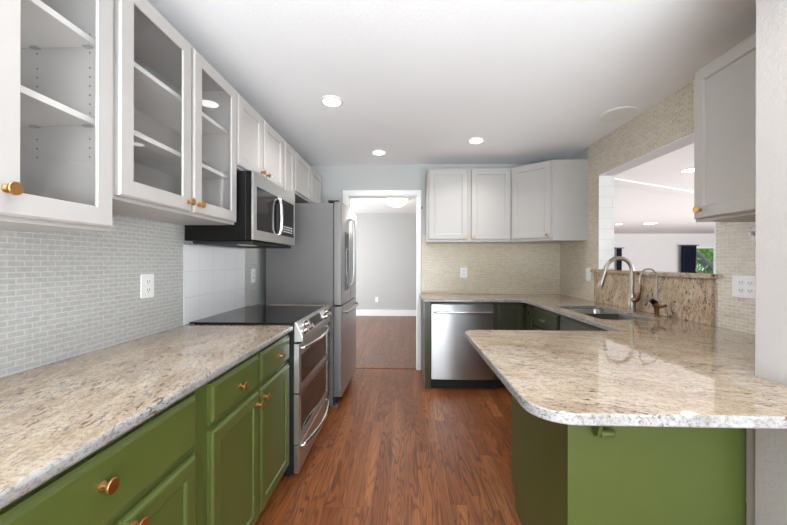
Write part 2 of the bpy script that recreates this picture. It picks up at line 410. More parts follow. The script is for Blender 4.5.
struct('wall_living_left', B((1.835, 1.955, 8.1, 14.0, 0, H)), M['wall_white'])
struct('wall_living_rear', B((1.955, 2.3, -3.12, -3.0, 0, H), (7.7, 16.1, -3.12, -3.0, 0, H), (2.3, 7.7, -3.12, -3.0, 2.3, H)), M['wall_white'])
wn = struct('window_1', B((WX0, WX0 + 0.09, 13.98, 14.06, WZ0, WZ1), (WX1 - 0.09, WX1, 13.98, 14.06, WZ0, WZ1), (WX0, WX1, 13.98, 14.06, WZ1 - 0.05, WZ1), (WX0, WX1, 13.98, 14.06, WZ0, WZ0 + 0.08), (12.4, 12.48, 13.98, 14.06, WZ0, WZ1)), M['trim'])
obj('window_pane', B((WX0 + 0.09, WX1 - 0.09, 14.02, 14.026, WZ0 + 0.08, WZ1 - 0.05)), M['glass'], wn)
# doorway casing and jambs
def casing():
    c = 0.055
    o = struct('door_1', B((DX0 - c, DX0 + 0.004, YB - 0.018, YB, 0, DZ + c), (DX1 - 0.004, DX1 + c - 0.018, YB - 0.018, YB, 0, DZ + c), (DX0, DX1, YB - 0.018, YB, DZ - 0.004, DZ + c)), M['trim'], bevel=0.004)
    obj('door_jamb', B((DX0, DX0 + 0.014, YB - 0.004, YB + 0.125, 0, DZ), (DX1 - 0.014, DX1, YB - 0.004, YB + 0.125, 0, DZ), (DX0, DX1, YB - 0.004, YB + 0.125, DZ - 0.014, DZ)), M['trim'], o)
casing()
struct('trim_threshold', B((DX0 + 0.014, DX1 - 0.014, 4.085, 4.125, 0.0, 0.004)), M['oak'])
# tiled surfaces of the walls
struct('wall_tile_left', B((XL, XL + 0.006, -1.0, 2.95, 0.90, 1.62)), M['mosaic_left'])
struct('wall_tile_range', B((XL + 0.006, XL + 0.011, 1.951, 2.711, 0.914, 1.386)), M['tile_white'])
struct('wall_tile_back', B((0.205, XR - 0.006, YB - 0.006, YB, 0.90, 1.60)), M['mosaic_back'])
T = XR - 0.006
struct('wall_tile_right', B((T, XR, 1.17, OY0, 0.90, H), (T, XR, OY1, 3.452, 0.90, H), (T, XR, 3.452, YB - 0.006, 0.90, 1.56), (T, XR, OY0, OY1, OZ1, H), (T, XR, OY0, OY1, 0.90, OZ0)), M['mosaic_right'])
# white lining of the pass-through
struct('trim_1', B((T - 0.001, 1.965, OY1 - 0.008, OY1 + 0.001, 1.222, OZ1), (T - 0.001, 1.965, OY0 - 0.001, OY0 + 0.008, 1.222, OZ1), (T - 0.001, 1.965, OY0, OY1, OZ1 - 0.008, OZ1)), M['tile_jamb'])
# outdoors, seen through the living room window
struct('ground', B((-30, 60, -40, 60, -0.25, -0.12)), M['ground'])

# ------------------------------------------------------------------ WORKTOPS
def arc(cx, cy, r, a0, a1, n=8):
    return [(cx + r * math.cos(math.radians(a0 + (a1 - a0) * i / n)), cy + r * math.sin(math.radians(a0 + (a1 - a0) * i / n))) for i in range(n + 1)]
def slab(name, outline, holes, z0, z1, mat, bevel=0.009):
    bm = bmesh.new(); E_ = []
    for loop in [outline] + holes:
        v = [bm.verts.new((x, y, z0)) for x, y in loop]
        E_ += [bm.edges.new((v[i], v[(i + 1) % len(v)])) for i in range(len(v))]
    bmesh.ops.triangle_fill(bm, edges=E_, use_beauty=True)
    bmesh.ops.dissolve_limit(bm, angle_limit=0.01, verts=bm.verts, edges=[e for e in bm.edges if len(e.link_faces) == 2])
    r = bmesh.ops.extrude_face_region(bm, geom=bm.faces[:])
    for v in [g for g in r['geom'] if isinstance(g, bmesh.types.BMVert)]: v.co.z = z1
    bm.normal_update()
    for f in bm.faces: f.material_index = 1 if abs(f.normal.z) < 0.5 else 0
    o = obj(name, bm, [mat, M['granite_edge']], smooth=True); b = o.modifiers.new('bevel', 'BEVEL'); b.width = bevel; b.segments = 3
    b.limit_method = 'ANGLE'; b.angle_limit = math.radians(50)
    return o
ZB, ZT = 0.883, 0.914
XW = T - 0.0005
out = [(0.178, YB - 0.007), (0.178, 3.435)] + arc(0.193, 3.435, 0.015, 180, 270, 3) + [(1.135, 3.42)] + arc(1.135, 3.363, 0.057, 90, 0, 5)[0:] + [(1.192, 1.885)]
out += arc(0.385, 1.825, 0.06, 90, 180, 8) + arc(0.43, 0.955, 0.105, 180, 270, 10) + [(1.1645, 0.85), (1.1645, 1.171), (XW, 1.171), (XW, YB - 0.007)]
SX0, SX1, SY0, SY1 = 1.29, 1.668, 2.25, 2.985
r_ = 0.06
hole = arc(SX1 - r_, SY1 - r_, r_, 0, 90, 5) + arc(SX0 + r_, SY1 - r_, r_, 90, 180, 5) + arc(SX0 + r_, SY0 + r_, r_, 180, 270, 5) + arc(SX1 - r_, SY0 + r_, r_, 270, 360, 5)
tag(slab('countertop', out, [hole], ZB, ZT, M['granite_x']), 'large cream speckled granite worktop wrapping round the sink, with a rounded peninsula corner', 'countertop')
tag(slab('countertop', [(XL + 0.0065, -0.6), (-0.648, -0.6), (-0.648, 1.968), (XL + 0.0065, 1.968)], [], ZB, ZT, M['granite_y']), 'long cream granite worktop on the left wall over green cabinets', 'countertop')
tag(slab('countertop', [(XL + 0.0065, 2.752), (-0.63, 2.752), (-0.63, 2.945), (XL + 0.0065, 2.945)], [], ZB, ZT, M['granite_y']), 'small granite worktop piece between stove and refrigerator', 'countertop')
o = obj('granite_backsplash', B((T - 0.020, T - 0.0005, OY0 + 0.005, 3.305, ZT + 0.0005, 1.189)), M['granite_z'], bevel=0.002)
tag(o, 'brown veined granite backsplash panel behind the sink taps', 'backsplash')
o = obj('granite_sill', prism([(T - 0.040, 2.045), (T - 0.0005, 2.045), (T - 0.0005, OY0 + 0.001), (1.985, OY0 + 0.001), (1.985, OY1 - 0.009), (T - 0.0005, OY1 - 0.009), (T - 0.0005, 3.335), (T - 0.040, 3.335)], 'z', 1.1905, 1.220), M['granite_sill'], bevel=0.003)
tag(o, 'brown granite ledge at the foot of the pass-through opening', 'sill')

# sink
sk = thing('kitchen_sink', 'undermount stainless steel sink let into the granite worktop', 'sink', (0, 0, 0))
bm = bmesh.new()
def ring_pts(ins, z): 
    rr = max(r_ - ins, 0.02)
    x0, x1, y0, y1 = SX0 + ins, SX1 - ins, SY0 + ins, SY1 - ins
    return [bm.verts.new((x, y, z)) for x, y in arc(x1 - rr, y1 - rr, rr, 0, 90, 5) + arc(x0 + rr, y1 - rr, rr, 90, 180, 5) + arc(x0 + rr, y0 + rr, rr, 180, 270, 5) + arc(x1 - rr, y0 + rr, rr, 270, 360, 5)]
L = [ring_pts(i, z) for i, z in ((-0.018, ZB - 0.001), (-0.002, ZB - 0.001), (0.0, ZB - 0.006), (0.006, 0.71), (0.03, 0.695))]
for p, q in zip(L, L[1:]):
    for i in range(len(p)): bm.faces.new((p[i], p[(i + 1) % len(p)], q[(i + 1) % len(p)], q[i]))
bm.faces.new(L[-1])
bo = obj('basin', bm, M['steel'], sk, smooth=True); so = bo.modifiers.new('thick', 'SOLIDIFY'); so.thickness = 0.0015; so.offset = -1
obj('drain', lathe([(0, 0), (0.045, 0), (0.045, 0.004), (0.035, 0.005), (0.03, 0.002), (0, 0.002)], Matrix.Translation((1.48, 2.62, 0.6955)), 24), M['chrome'], sk, smooth=True)

# main tap
fa = thing('kitchen_tap', 'tall brushed nickel gooseneck tap standing beside the sink', 'tap', (1.757, 2.685, ZT))
obj('tap_body', lathe([(0, 0.0), (0.030, 0.0), (0.030, 0.006), (0.025, 0.009), (0.025, 0.125), (0.022, 0.130), (0, 0.130)], None, 24), M['nickel'], fa, smooth=True)
pts = [(0, 0, 0.125), (0, 0, 0.20), (0, 0, 0.29)] + [(-0.099 + 0.099 * math.cos(math.radians(a_)), 0, 0.305 + 0.100 * math.sin(math.radians(a_))) for a_ in range(8, 169, 10)]
e = pts[-1]; pts += [(e[0] - 0.008, 0, e[2] - 0.03), (e[0] - 0.016, 0, e[2] - 0.055)]
obj('spout', tube(pts, 0.0155, 14), M['nickel'], fa, smooth=True)
e = pts[-1]
obj('spray_head', tube([(e[0] + 0.002, 0, e[2] + 0.006), (e[0] - 0.006, 0, e[2] - 0.02), (e[0] - 0.026, 0, e[2] - 0.085), (e[0] - 0.027, 0, e[2] - 0.09)], [0.0145, 0.017, 0.019, 0.016], 14), M['nickel'], fa, smooth=True)
obj('handle', tube([(0.0, -0.02, 0.085), (0.0, -0.05, 0.086), (0.004, -0.062, 0.100), (0.008, -0.075, 0.15), (0.010, -0.083, 0.205)], [0.019, 0.019, 0.016, 0.011, 0.006], 14), M['bronze'], fa, smooth=True)
# filtered water tap
fb = thing('filter_tap', 'small thin-necked filtered water tap with black lever, right of the tall tap', 'tap', (1.738, 2.40, ZT))
obj('tap_body', tube([(0, 0, 0), (0, 0, 0.004), (0, 0, 0.006), (0, 0, 0.055), (-0.004, 0, 0.075), (-0.012, 0, 0.095)], [0.022, 0.022, 0.015, 0.016, 0.021, 0.020], 18), M['bronze'], fb, smooth=True)
pts = [(0.002, 0, 0.07), (0.002, 0, 0.20), (0.0, 0, 0.265)] + [(-0.056 + 0.056 * math.cos(math.radians(a_)), 0, 0.275 + 0.052 * math.sin(math.radians(a_))) for a_ in range(5, 176, 10)]
pts += [(-0.114, 0, 0.25), (-0.117, 0, 0.225)]
obj('spout', tube(pts, 0.0055, 10), M['nickel'], fb, smooth=True)
obj('handle', tube([(-0.008, -0.008, 0.085), (0.006, -0.035, 0.072), (0.016, -0.062, 0.083)], [0.012, 0.012, 0.010], 12), M['bronze'], fb, smooth=True)
obj('lever_cap', tube([(-0.010, 0, 0.090), (-0.034, 0.004, 0.112)], [0.019, 0.017], 14), M['black'], fb, smooth=True)

# ------------------------------------------------------------------ LEFT BASE CABINETS (local x -> world +Y, front toward +X)
XF = -0.682
def left_root(name, label, y0, group=None, xf=XF): return thing(name, label, 'cabinet', (xf, y0, 0), PI / 2, group)
def base_body(root, w_, mat, depth, rails=(), stiles=(), toe='toe', zb=0.095):
    """carcass with a face frame; local y 0 = frame front"""
    bx = [(0.0, w_, 0.02, depth, zb, ZB - 0.0015)]
    o = obj('body', B(*bx), M[mat], root)
    fr_ = [(a_, b_, 0.0, 0.02, zb, ZB - 0.0015) for a_, b_ in stiles] + [(0.0, w_, 0.0005, 0.0195, z0, z1) for z0, z1 in rails]
    if fr_: obj('face_frame', B(*fr_), M[mat], root)
    obj('toe_kick', B((0.0, w_, 0.075, 0.09, 0.0, zb)), M[toe], root)
D = 0.585
g = 'green base cabinets under the left worktop'
c1 = left_root('base_cabinet', 'green base cabinet nearest the camera with one wide drawer', 0.45, g)
base_body(c1, 0.688, 'green', D, [(0.095, 0.115), (0.66, 0.70), (0.845, ZB - 0.0015)], [(0, 0.03), (0.600, 0.688)])
drawer(c1, 0.02, 0.624, 0.690, 0.862, kn=(0.275, 0.794))
door(c1, 0.02, 0.318, 0.105, 0.672, 'green', DOOR_G, kn=(0.295, 0.635))
door(c1, 0.330, 0.624, 0.105, 0.672, 'green', DOOR_G, kn=(0.362, 0.640))
c2 = left_root('base_cabinet', 'green base cabinet beside the stove with two drawers over two doors', 1.1385, g)
base_body(c2, 0.826, 'green', D, [(0.095, 0.115), (0.68, 0.72), (0.84, ZB - 0.0015)], [(0, 0.03), (0.395, 0.43), (0.796, 0.826)])
drawer(c2, 0.016, 0.404, 0.718, 0.862, kn=(0.213, 0.784))
drawer(c2, 0.422, 0.818, 0.718, 0.862, kn=(0.640, 0.787))
door(c2, 0.016, 0.404, 0.105, 0.697, 'green', DOOR_G, kn=(0.378, 0.640))
door(c2, 0.422, 0.818, 0.105, 0.697, 'green', DOOR_G, kn=(0.450, 0.648))
c0 = left_root('base_cabinet', 'green base cabinet end behind the wide drawer unit, out by the frame edge', -0.30, g)
base_body(c0, 0.748, 'green', D, [(0.095, 0.115), (0.66, 0.70), (0.845, ZB - 0.0015)], [(0, 0.03), (0.70, 0.748)])
drawer(c0, 0.02, 0.728, 0.690, 0.862, kn=(0.374, 0.776)); door(c0, 0.02, 0.368, 0.105, 0.672, 'green', DOOR_G, kn=(0.34, 0.64)); door(c0, 0.38, 0.728, 0.105, 0.672, 'green', DOOR_G, kn=(0.41, 0.64))
c3 = left_root('base_cabinet', 'narrow green cabinet of small drawers between stove and refrigerator', 2.755, g, xf=-0.665)
base_body(c3, 0.188, 'green', 0.62, [(0.095, 0.115)], [(0, 0.012), (0.176, 0.188)])
for z0, z1 in ((0.105, 0.330), (0.340, 0.540), (0.550, 0.700), (0.710, 0.862)):
    drawer(c3, 0.010, 0.178, z0, z1, kn=(0.094, (z0 + z1) / 2), ks=0.8, km='chrome')

# ------------------------------------------------------------------ LEFT WALL CABINETS
XU = -0.985   # face frame front; doors stand 20 mm proud
ZU1 = 2.285
DU = XU - (XL + 0.0065)
def upper(root, w_, z0, z1, depth, mat='cab_white', hollow=False, stiles=(), rails=(), shelves=(), top_rail=0.03, back='cab_in'):
    if hollow:
        t_ = 0.016
        b = [(0, t_, 0.0195, depth, z0, z1), (w_ - t_, w_, 0.0195, depth, z0, z1), (t_, w_ - t_, 0.0195, depth, z0, z0 + 0.018),
             (t_, w_ - t_, 0.0195, depth, z1 - 0.018, z1), (t_, w_ - t_, depth - 0.008, depth, z0 + 0.018, z1 - 0.018)]
        obj('body', B(*b), M[mat], root)
        for z in shelves: obj('shelf', B((t_ + 0.002, w_ - t_ - 0.002, 0.03, depth - 0.010, z, z + 0.019)), M['cab_in'], root)
    else: obj('body', B((0, w_, 0.0195, depth, z0, z1)), M[mat], root)
    f = [(a_, b_, 0.0, 0.0195, z0, z1) for a_, b_ in stiles] + [(0.001, w_ - 0.001, 0.0004, 0.019, a_, b_) for a_, b_ in rails]
    obj('face_frame', B(*f), M[mat], root)
g = 'pale wall cabinets along the left wall'
u1 = thing('wall_cabinet', 'pale glass-door wall cabinet nearest the camera, hung lower than the next', 'cabinet', (XU, 0.415, 0), PI / 2, g)
upper(u1, 0.692, 1.385, ZU1, DU, hollow=True, stiles=[(0, 0.03), (0.672, 0.692)], rails=[(1.385, 1.415), (2.25, ZU1)], shelves=(1.733, 1.993))
glass_door(u1, 0.012, 0.340, 1.398, 2.268, (0.31, 1.45))
glass_door(u1, 0.350, 0.684, 1.398, 2.268, (0.378, 1.462))
u1p = bmesh.new()
hz = [2.035, 2.005, 1.975, 1.925, 1.895, 1.865, 1.835, 1.805, 1.775, 1.69, 1.66, 1.63]
for yy, zs in ((0.055, hz), (0.235, [z for i, z in enumerate(hz) if i not in (6, 7, 8)])):
    for z in zs: lathe([(0.0026, -0.0006), (0.0026, 0.0006)], Matrix.Translation((0.6752, yy, z)) @ AX['x'], 8, u1p)
tag(obj('shelf_pin_holes', u1p, M['slot'], u1), kind='stuff')
for z in (1.733, 1.993):
    for yy in (0.055, 0.235): obj('shelf_clip', B((0.660, 0.6765, yy - 0.012, yy + 0.012, z - 0.006, z - 0.0005)), M['chrome'], u1)
u2 = thing('wall_cabinet', 'pale wall cabinet with two narrow glass doors, left of the microwave', 'cabinet', (XU, 1.1085, 0), PI / 2, g)
upper(u2, 0.829, 1.497, ZU1, DU, hollow=True, stiles=[(0, 0.022), (0.392, 0.430), (0.807, 0.829)], rails=[(1.497, 1.530), (2.245, ZU1)], shelves=(1.760, 2.017))
glass_door(u2, 0.014, 0.404, 1.511, 2.268, (0.378, 1.552))
glass_door(u2, 0.422, 0.820, 1.511, 2.268, (0.455, 1.552))
u3 = thing('wall_cabinet', 'pale wall cabinet with two solid doors above the microwave', 'cabinet', (XU, 1.9385, 0), PI / 2, g)
upper(u3, 0.760, 1.835, ZU1, DU, stiles=[(0, 0.02), (0.35, 0.40), (0.74, 0.760)], rails=[(1.835, 1.86), (2.245, ZU1)])
door(u3, 0.006, 0.352, 1.848, 2.268, 'cab_white', DOOR_W, kn=(0.325, 1.888))
door(u3, 0.376, 0.742, 1.848, 2.268, 'cab_white', DOOR_W, kn=(0.405, 1.888))
u4 = thing('wall_cabinet', 'narrow single-door pale wall cabinet between microwave and refrigerator uppers', 'cabinet', (XU, 2.6995, 0), PI / 2, g)
upper(u4, 0.275, 1.835, ZU1, DU, stiles=[(0, 0.03), (0.25, 0.275)], rails=[(1.835, 1.86), (2.245, ZU1)])
door(u4, 0.028, 0.262, 1.848, 2.268, 'cab_white', DOOR_W)
u5 = thing('wall_cabinet', 'pale wall cabinet with two solid doors above the refrigerator', 'cabinet', (XU, 2.9755, 0), PI / 2, g)
upper(u5, 0.962, 1.900, ZU1, DU, stiles=[(0, 0.02), (0.48, 0.53), (0.942, 0.962)], rails=[(1.900, 1.93), (2.245, ZU1)])
door(u5, 0.012, 0.498, 1.915, 2.268, 'cab_white', DOOR_W)
door(u5, 0.540, 0.950, 1.915, 2.268, 'cab_white', DOOR_W)

# ------------------------------------------------------------------ MICROWAVE (local frame as left run)
mw = thing('microwave', 'stainless over-range microwave with black sides, hung under the pale cabinets', 'microwave', (-0.875, 1.945, 1.408), PI / 2)
W_, Hm = 0.745, 0.406
obj('body', B((0, W_, 0.045, 0.410, 0.0, Hm)), M['black'], mw, bevel=0.004)
obj('door_edge', B((0.0, W_, 0.013, 0.044, 0.006, Hm)), M['black'], mw)
bm = bmesh.new()
v0, v1 = 0.042, W_ - 0.018; z0_, z1_ = 0.065, 0.325
fr_ = [(0, v0, 0.0, 0.0128, 0.006, Hm), (v1, W_, 0.0, 0.0128, 0.006, Hm), (v0, v1, 0.0, 0.0128, 0.006, z0_), (v0, v1, 0.0, 0.0128, z1_, Hm)]
obj('front_frame', B(*fr_), M['steel_h'], mw)
obj('window', B((v0, 0.412, 0.004, 0.0126, z0_, z1_)), M['dark_glass'], mw)
obj('control_panel', B((0.414, v1, 0.003, 0.0126, z0_, z1_)), M['black'], mw)
bmk = bmesh.new()
for r in range(3):
    for k in range(5): box(bmk, 0.50 + k * 0.040, 0.522 + k * 0.040, 0.0022, 0.0031, z0_ + 0.03 + r * 0.018, z0_ + 0.036 + r * 0.018)
obj('button_marks', bmk, M['plastic'], mw)
obj('handle', tube([(0.385, 0.003, 0.064), (0.385, -0.012, 0.070), (0.384, -0.020, 0.10), (0.383, -0.023, 0.175), (0.384, -0.020, 0.26), (0.385, -0.012, 0.305), (0.385, 0.003, 0.312)], 0.013, 12), M['steel_h'], mw, smooth=True)
obj('vent_plate', B((0.03, W_ - 0.03, 0.02, 0.38, -0.018, -0.0005)), M['black_matte'], mw, bevel=0.003)
obj('lamp_cover', B((0.05, 0.17, 0.05, 0.12, -0.024, -0.0185)), M['chrome'], mw)

# ------------------------------------------------------------------ STOVE
rg = thing('stove', 'stainless slide-in stove with black glass cooktop and two oven doors', 'stove', (-0.65, 1.986, 0), PI / 2)
RW = 0.752
obj('body', B((0.004, RW - 0.004, 0.0, 0.60, 0.03, 0.905)), M['black_matte'], rg)
obj('cooktop', B((-0.004, RW + 0.004, -0.002, 0.628, 0.9155, 0.925)), M['cooktop'], rg, bevel=0.002)
obj('cooktop_tray', B((0.0, RW, 0.0, 0.6, 0.9055, 0.9152)), M['black_matte'], rg)
obj('control_panel', prism([(-0.002, 0.927), (-0.016, 0.925), (-0.052, 0.842), (-0.050, 0.812), (0.0, 0.808), (0.0, 0.905)], 'x', 0.0, RW), M['steel_h'], rg, bevel=0.003)
# sloping display glass: lies on the panel slope
ang = math.atan2(0.036, 0.083)
sl = Vector((0, -0.036, -0.083)).normalized(); nr = Vector((0, -0.083, 0.036)).normalized()
o = Vector((0, -0.016, 0.925))
def on_slope(bm, x0, x1, s0, s1, h0, h1):
    P_ = [o + sl * s + nr * h + Vector((x, 0, 0)) for h in (h0, h1) for s in (s0, s1) for x in (x0, x1)]
    v = [bm.verts.new(p) for p in P_]
    for f in ((0, 1, 3, 2), (4, 6, 7, 5), (0, 4, 5, 1), (2, 3, 7, 6), (0, 2, 6, 4), (1, 5, 7, 3)): bm.faces.new([v[i] for i in f])
    return bm
obj('display', on_slope(bmesh.new(), 0.235, 0.50, 0.016, 0.078, 0.0005, 0.003), M['dark_glass'], rg)
rot = Vector((0, 0, 1)).rotation_difference(nr).to_matrix().to_4x4()
kp = [(0, 0), (0.024, 0), (0.024, 0.004), (0.019, 0.008), (0.017, 0.028), (0.0, 0.030)]
for kx, ks_ in ((0.055, 0.062), (0.115, 0.034), (0.175, 0.062), (0.575, 0.062), (0.635, 0.034), (0.695, 0.062)):
    obj('control_knob', lathe(kp, Matrix.Translation(o + sl * ks_ + nr * 0.0005 + Vector((kx, 0, 0))) @ rot, 18), M['chrome'], rg, smooth=True)
def oven_door(z0, z1, wz0, wz1, y=-0.030, nm='oven_door', curve=False):
    d = obj(nm, B((0.0, 0.045, y, -0.0005, z0, z1), (RW - 0.045, RW, y, -0.0005, z0, z1), (0.045, RW - 0.045, y, -0.0005, z0, wz0), (0.045, RW - 0.045, y, -0.0005, wz1, z1), (0.045, RW - 0.045, y + 0.012, -0.0005, wz0, wz1)), M['steel_h'], rg)
    obj('window', B((0.0455, RW - 0.0455, y + 0.002, y + 0.0118, wz0 + 0.0005, wz1 - 0.0005)), M['dark_glass'], d)
    return d
def bow(parent, z, y0, bulge, z_end=0.0, r=0.0115, dz=0.0):
    pts = [(0.035, y0, z - dz)]
    n = 14
    for i in range(n + 1):
        u = i / n; x = 0.040 + (RW - 0.08) * u
        pts.append((x, y0 - 0.014 - bulge * math.sin(PI * u), z + dz * (math.sin(PI * u) - 1)))
    pts.append((RW - 0.035, y0, z - dz))
    obj('handle', tube(pts, r, 12), M['chrome'], parent, smooth=True)
d1 = oven_door(0.508, 0.800, 0.550, 0.725); bow(d1, 0.768, -0.030, 0.036)
d2 = oven_door(0.205, 0.500, 0.255, 0.490)
d3 = obj('storage_drawer', B((0.0, RW, -0.030, -0.0005, 0.035, 0.196)), M['steel_h'], rg, bevel=0.003); bow(d3, 0.182, -0.030, 0.040)
for sx in (0.03, RW - 0.06):
    for sy in (0.04, 0.52): obj('foot', B((sx, sx + 0.03, sy, sy + 0.03, 0.0, 0.03)), M['black_matte'], rg)

# ------------------------------------------------------------------ REFRIGERATOR
fr = thing('refrigerator', 'tall stainless french-door refrigerator with grey side and water dispenser', 'refrigerator', (-0.625, 2.962, 0), PI / 2)
FW = 0.905
obj('body', B((0, FW, 0.0, 0.600, 0.035, 1.800)), M['fridge_side'], fr, bevel=0.004)
def curved_door(name, x0, x1, z0, z1, full=(0, FW), y_edge=-0.074, bulge=0.010, hole=None):
    n = 14; bm = bmesh.new(); pts = []
    for i in range(n + 1):
        x = x0 + (x1 - x0) * i / n; u = (x - full[0]) / (full[1] - full[0])
        pts.append((x, y_edge - bulge * (1 - (2 * u - 1) ** 2)))
    r = 0.014
    pts[0] = (x0, pts[0][1] + r); pts.insert(1, (x0 + r * 0.4, pts[1][1] + r * 0.35 - 0.004)); pts[-1] = (x1, pts[-1][1] + r); pts.insert(-1, (x1 - r * 0.4, pts[-2][1] + r * 0.35 - 0.004))
    poly = pts + [(x1, -0.004), (x0, -0.004)]
    bm = prism(poly, 'z', z0, z1); bm.normal_update()
    for f in bm.faces:
        if abs(f.normal.x) > 0.9: f.material_index = 1
    return obj(name, bm, [M['steel'], M['door_side']], fr, smooth=True, bevel=0.003)
ld = curved_door('door', 0.0, 0.449, 0.905, 1.812)
rd = curved_door('door', 0.455, FW, 0.905, 1.812)
fz = curved_door('freezer_drawer', 0.0, FW, 0.10, 0.893)
dp = obj('dispenser', B((0.13, 0.33, -0.0835, -0.068, 1.02, 1.56)), M['fridge_side'], ld, bevel=0.003)
obj('dispenser_recess', B((0.145, 0.315, -0.0845, -0.0838, 1.05, 1.40)), M['dark_glass'], dp)
obj('dispenser_screen', B((0.145, 0.315, -0.0850, -0.0838, 1.42, 1.54)), M['black'], dp)
for x_, p_ in ((0.415, ld), (0.49, rd)):
    obj('handle', tube([(x_, -0.078, 1.05), (x_, -0.112, 1.07), (x_, -0.118, 1.20), (x_, -0.118, 1.55), (x_, -0.112, 1.70), (x_, -0.078, 1.72)], 0.011, 12), M['steel'], p_, smooth=True)
obj('handle', tube([(0.08, -0.062, 0.83), (0.10, -0.105, 0.83), (0.25, -0.125, 0.83), (0.65, -0.125, 0.83), (0.80, -0.105, 0.83), (0.825, -0.062, 0.83)], 0.011, 12), M['steel'], fz, smooth=True)
obj('hinge_cover', B((0.01, 0.10, -0.045, 0.05, 1.8125, 1.828)), M['black_matte'], fr, bevel=0.004)
obj('hinge_cover', B((FW - 0.10, FW - 0.01, -0.045, 0.05, 1.8125, 1.828)), M['black_matte'], fr, bevel=0.004)
obj('toe_grille', B((0.01, FW - 0.01, -0.02, 0.0, 0.02, 0.095)), M['black_matte'], fr)
for sx in (0.02, FW - 0.08): obj('foot', B((sx, sx + 0.05, -0.035, 0.03, 0.0, 0.034)), M['fridge_side'], fr)

# ------------------------------------------------------------------ BACK RUN
YF = 3.462
bc = thing('end_panel', 'dark olive end panel at the doorway side of the dishwasher', 'panel', (0.212, YF, 0))
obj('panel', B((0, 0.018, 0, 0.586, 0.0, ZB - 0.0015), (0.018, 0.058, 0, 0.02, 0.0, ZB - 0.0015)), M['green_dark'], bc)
dw = thing('dishwasher', 'stainless front dishwasher under the back worktop', 'dishwasher', (0.273, 3.432, 0))
DWW = 0.620
obj('body', B((0.004, DWW - 0.004, 0.03, 0.57, 0.10, 0.868)), M['fridge_side'], dw)
n = 12; pts = [(DWW * i / n, -0.009 * (1 - (2 * i / n - 1) ** 2)) for i in range(n + 1)] + [(DWW, 0.028), (0, 0.028)]
obj('door_panel', prism(pts, 'z', 0.106, 0.858), M['steel'], dw, smooth=True, bevel=0.002)
obj('handle', tube([(0.028, 0.0, 0.782), (0.030, -0.034, 0.782), (0.05, -0.040, 0.782), (0.31, -0.046, 0.782), (0.57, -0.040, 0.782), (0.590, -0.034, 0.782), (0.592, 0.0, 0.782)], 0.0105, 12), M['chrome'], dw, smooth=True)
obj('toe_plate', B((0.0, DWW, 0.06, 0.08, 0.0, 0.098)), M['toe'], dw)
cc = thing('corner_cabinet', 'dark olive corner base cabinet right of the dishwasher', 'cabinet', (0.895, YF, 0))
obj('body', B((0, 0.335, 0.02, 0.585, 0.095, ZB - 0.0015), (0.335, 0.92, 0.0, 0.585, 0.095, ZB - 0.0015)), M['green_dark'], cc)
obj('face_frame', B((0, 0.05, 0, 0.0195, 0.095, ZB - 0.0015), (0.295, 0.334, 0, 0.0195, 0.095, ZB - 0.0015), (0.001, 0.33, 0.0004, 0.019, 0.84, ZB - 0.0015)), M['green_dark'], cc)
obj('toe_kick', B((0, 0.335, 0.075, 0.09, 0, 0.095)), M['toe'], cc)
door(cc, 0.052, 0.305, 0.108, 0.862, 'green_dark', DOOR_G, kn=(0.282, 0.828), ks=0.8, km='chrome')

# right run, facing -X: local x -> world -Y
XRF = 1.232
def right_root(name, label, y, cat='cabinet', group=None): return thing(name, label, cat, (XRF, y, 0), -PI / 2, group)
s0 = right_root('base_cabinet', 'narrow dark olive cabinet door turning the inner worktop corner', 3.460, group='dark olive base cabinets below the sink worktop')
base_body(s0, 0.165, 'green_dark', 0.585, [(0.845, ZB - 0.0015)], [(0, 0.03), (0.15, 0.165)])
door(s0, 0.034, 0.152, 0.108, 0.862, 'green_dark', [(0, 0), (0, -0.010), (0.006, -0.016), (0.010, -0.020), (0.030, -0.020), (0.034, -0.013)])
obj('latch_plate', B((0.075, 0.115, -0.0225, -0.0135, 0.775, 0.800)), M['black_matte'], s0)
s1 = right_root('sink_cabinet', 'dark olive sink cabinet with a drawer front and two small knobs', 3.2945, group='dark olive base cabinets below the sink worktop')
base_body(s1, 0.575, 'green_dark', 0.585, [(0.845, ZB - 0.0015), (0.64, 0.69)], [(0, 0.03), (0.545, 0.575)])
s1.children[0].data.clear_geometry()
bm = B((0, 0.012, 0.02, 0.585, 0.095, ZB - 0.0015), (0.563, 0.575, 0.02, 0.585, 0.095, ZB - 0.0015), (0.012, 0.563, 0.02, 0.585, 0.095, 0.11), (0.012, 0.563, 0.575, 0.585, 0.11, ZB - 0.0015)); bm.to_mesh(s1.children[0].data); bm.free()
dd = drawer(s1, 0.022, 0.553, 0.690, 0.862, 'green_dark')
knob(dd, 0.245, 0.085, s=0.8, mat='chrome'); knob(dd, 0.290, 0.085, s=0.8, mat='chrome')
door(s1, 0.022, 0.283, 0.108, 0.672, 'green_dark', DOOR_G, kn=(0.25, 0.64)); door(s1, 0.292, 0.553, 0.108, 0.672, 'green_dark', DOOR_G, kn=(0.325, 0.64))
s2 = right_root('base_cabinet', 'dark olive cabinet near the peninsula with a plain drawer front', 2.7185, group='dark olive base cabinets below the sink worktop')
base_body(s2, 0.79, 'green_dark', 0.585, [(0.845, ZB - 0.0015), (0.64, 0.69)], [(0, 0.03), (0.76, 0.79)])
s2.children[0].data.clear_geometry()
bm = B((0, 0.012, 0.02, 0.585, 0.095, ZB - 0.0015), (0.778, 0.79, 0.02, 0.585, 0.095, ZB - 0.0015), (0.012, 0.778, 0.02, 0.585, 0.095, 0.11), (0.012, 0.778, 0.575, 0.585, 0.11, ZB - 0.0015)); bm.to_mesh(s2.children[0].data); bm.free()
drawer(s2, 0.022, 0.768, 0.690, 0.862, 'green_dark')
